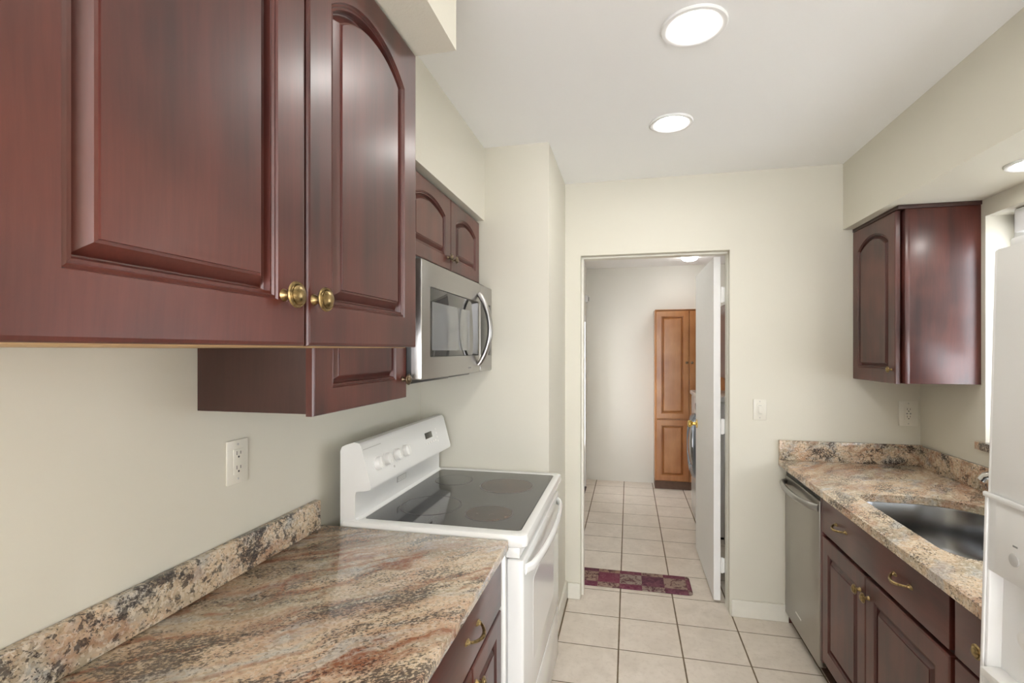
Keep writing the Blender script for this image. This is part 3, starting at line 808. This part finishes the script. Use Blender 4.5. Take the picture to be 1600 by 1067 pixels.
# dishwasher
t = thing('dishwasher', 'stainless steel dishwasher with curved bar handle under the sink counter', 'dishwasher', (1.14, 2.61, 0))
DY0, DY1 = 2.372, 2.846
obj('body', bx(BX+.010, XR-.003, DY0, DY1, .10, .822, .002), 'black', t)
obj('toe_kick', bx(BX+.05, XR-.003, DY0, DY1, .001, .099), 'toe', t)
obj('end_panel', bx(BX-.004, XR-.003, DY1+.001, YF-.0025, .001, .838, .0005), 'cherry', t, 'dark cherry end panel')
d_ = obj('door', bx(BX-.022, BX+.009, DY0, DY1, .062, .795, .004, 3), 'steel_dw', t)
obj('control_strip', bx(BX-.018, BX+.009, DY0+.002, DY1-.002, .796, .822, .002), 'black', t)
bm = BM(); pts = [(BX-.022-(.050*math.sin(PI*k/20)**.4 if 0 < k < 20 else 0), DY0+.012+(DY1-DY0-.024)*k/20, .762) for k in range(21)]
tube(bm, pts, .013, 14, sx=.8, sy=1.2)
obj('handle', bm, 'steel', d_, 'bright bowed bar handle')
obj('badge', bx(BX-.0228, BX-.0222, 2.60, 2.68, .142, .150), 'plastic', d_)

# ================================================================ REFRIGERATOR
t = thing('refrigerator', 'white refrigerator with ice dispenser at the right edge', 'refrigerator', (1.02, .64, 0))
GX = .645; GY0, GY1 = .18, 1.062
obj('body', bx(GX+.060, 1.39, GY0, GY1, .02, 1.625, .006), 'fridge', t)
for (x, y) in ((.74, .22), (.74, 1.02), (1.36, .22), (1.36, 1.02)): obj('foot', lathe(BM(), [(.02, 0), (.02, .02)], Matrix.Translation((x, y, .0005)), 12), 'black', t)
bm = BM(); q = (GX+.002, GX+.058)       # freezer door with a real dispenser recess
box(bm, *q, .650, .74, .10, 1.650, .004); box(bm, *q, 1.050, GY1, .10, 1.650, .004)
box(bm, *q, .735, 1.054, 1.056, 1.650, .001); box(bm, *q, .735, 1.054, .10, .878, .001); box(bm, GX+.024, GX+.057, .735, 1.054, .87, 1.06)
d1 = obj('freezer_door', bm, 'fridge', t)
obj('refrigerator_door', bx(GX+.002, GX+.058, GY0, .645, .10, 1.650, .006, 3), 'fridge', t)
obj('grille', bx(GX+.03, GX+.058, GY0+.01, GY1-.01, .02, .09, .004), 'fridge', t)
obj('hinge_cap', prism(BM(), [(GX+.02, GY1-.010), (GX+.03, GY1-.002), (GX+.16, GY1-.002), (GX+.16, GY1-.10), (GX+.02, GY1-.10)], 'z', 1.6505, 1.670, .004), 'fridge', t)
bm = BM()   # dispenser housing frame (opening cut out)
HZ0, HZ1 = .80, 1.198
def panel_y(bm, y0, y1, z0, z1, x0, x1, bev=.003): box(bm, x0, x1, y0, y1, z0, z1, bev)
panel_y(bm, 1.0545, GY1-.001, HZ0, HZ1, GX-.002, GX+.0015, .001)
panel_y(bm, .74, 1.034, 1.058, HZ1-.008, GX-.001, GX+.0015, .0008)
panel_y(bm, .70, .735, HZ0, HZ1, GX-.002, GX+.0015, .001)
panel_y(bm, .735, 1.054, HZ0, .862, GX-.002, GX+.0015, .001)
panel_y(bm, .70, GY1, 1.190, 1.200, GX-.006, GX+.0015, .003)
h_ = obj('dispenser', bm, 'fridge', d1)
# recess in the door face: side cheeks and tray
for (y) in (.988, .930, .872):
    obj('button', lathe(BM(), [(.011, 0), (.011, .0015), (.009, .0025), (0, .0025)], face('-x', GX-.0012, y, 1.100), 20), 'ltgrey', h_)
obj('indicator_mark', bx(GX-.0018, GX-.0012, .982, .992, 1.122, 1.125), 'midgrey', h_)
obj('tray', bx(GX-.012, GX+.022, .745, 1.046, .864, .880, .003), 'plastic', h_)
obj('lever', lathe(BM(), [(.010, 0), (.010, .010), (.014, .016), (0, .020)], face('-x', GX+.022, .975, .968), 18), 'plastic', h_)
bm = BM()
for (u0, u1) in ((.655, .640),): tube(bm, [(GX+.012, .672, .60), (GX-.03, .672, .63), (GX-.035, .672, .90), (GX-.03, .672, 1.42), (GX+.012, .672, 1.45)], .010, 12)
obj('handle', bm, 'fridge', d1)
t.rotation_euler = (0, math.radians(1.4), 0); t.scale = (1, 1, .985)
t.location.z += .010
t.location.x -= .029

# ================================================================ LAUNDRY ROOM
t = thing('pantry_cabinet', 'tall honey maple pantry cabinet against the laundry back wall', 'cabinet', (.63, 5.40, 0))
PY = 5.315
obj('body', bx(.272, .98, PY+.0005, LY1-.002, .085, 1.878, .002), 'oak', t)
obj('toe_kick', bx(.274, .97, PY+.006, LY1-.002, .001, .0845), 'oak_toe', t)
obj('crown', bx(.272, .99, PY-.021, LY1-.002, 1.8785, 1.886, .002), 'oak', t)
for (u0, u1) in ((.285, .612), (.620, .96)):
    d_ = obj('upper_door', door_panel(BM(), face('-y', PY, u0, .742), u1-u0, 1.868-.742, bot=.055, side=.052, top=.055, rise=0, raised=.012, n=6), 'oak', t)
    knob(d_, '-y', PY-.02, (u1-.022 if u0 < .5 else u0+.022), 1.33, .8, 'bronze')
    obj('lower_door', door_panel(BM(), face('-y', PY, u0, .095), u1-u0, .730-.095, bot=.055, side=.052, top=.055, rise=0, raised=.012, n=6), 'oak', t)
# washer
t = thing('washing_machine', 'white front-loading washer with grey round door behind the open door', 'washing machine', (.90, 4.3, 0))
obj('body', bx(.555, 1.25, 3.97, 4.63, .02, 1.06, .012, 3), 'enamel', t)
obj('base', bx(.58, 1.23, 3.99, 4.61, .001, .0195), 'black', t)
obj('top_panel', bx(.545, 1.25, 3.965, 4.635, 1.0605, 1.10, .010, 3), 'enamel', t)
F = face('-x', .5545, 4.30, .66)
d_ = obj('door', lathe(BM(), [(.27, .0005), (.27, .018), (.25, .040), (.215, .052), (.19, .045), (.17, .034)], F, 48, cap=False), 'greydoor', t, 'grey round door ring')
obj('door_glass', lathe(BM(), [(.175, .030), (.15, .046), (.08, .058), (0, .062)], F, 40, cap=False), 'blackglass', d_)
obj('control_dial', lathe(BM(), [(.030, .0005), (.030, .016), (.024, .028), (0, .029)], face('-x', .5545, 4.14, 1.005), 24), 'greydoor', t)
# cabinet over washer
t = thing('laundry_wall_cabinet', 'brown wall cabinet seen through the hinge gap of the door', 'cabinet', (.90, 3.7, 1.25))
obj('body', bx(.70, LX1-.001, 3.16, 4.60, 1.25, 1.80, .002), 'cherry', t)
# dryer beside it
t = thing('dryer', 'white dryer glimpsed through the hinge gap of the open door', 'dryer', (.95, 3.55, 0))
obj('body', bx(.70, 1.30, 3.20, 3.90, .001, 1.06, .012, 3), 'enamel', t)
obj('control_panel', bx(.70, .80, 3.20, 3.90, 1.0605, 1.12, .008), 'enamel', t)
# small items on the laundry left wall
t = thing('door_chime', 'small white door chime box high on the laundry wall', 'door chime', (LX0+.02, 5.39, 1.98))
obj('case', bx(LX0+.0005, LX0+.030, 5.34, 5.43, 1.99, 2.06, .004), 'white_trim', t)
obj('hook', bx(LX0+.031, LX0+.040, 5.39, 5.41, 2.00, 2.045, .002), 'midgrey', t)

# floor mat
t = thing('floor_mat', 'burgundy and purple patchwork kitchen mat in the doorway', 'mat', (.06, 3.13, 0))
T_ = rrect(-.33, .376, 3.035, 3.27, .025, 5)
obj('mat_body', prism(BM(), T_, 'z', .001, .007, .001), 'mat', t)
text('Juice', .050, Matrix.Translation((.185, 3.062, .0072)), 'mat_edge', t, 'printed_word')
text('WINE', .036, Matrix.Translation((-.225, 3.18, .0072)), 'mat_edge', t, 'printed_word')
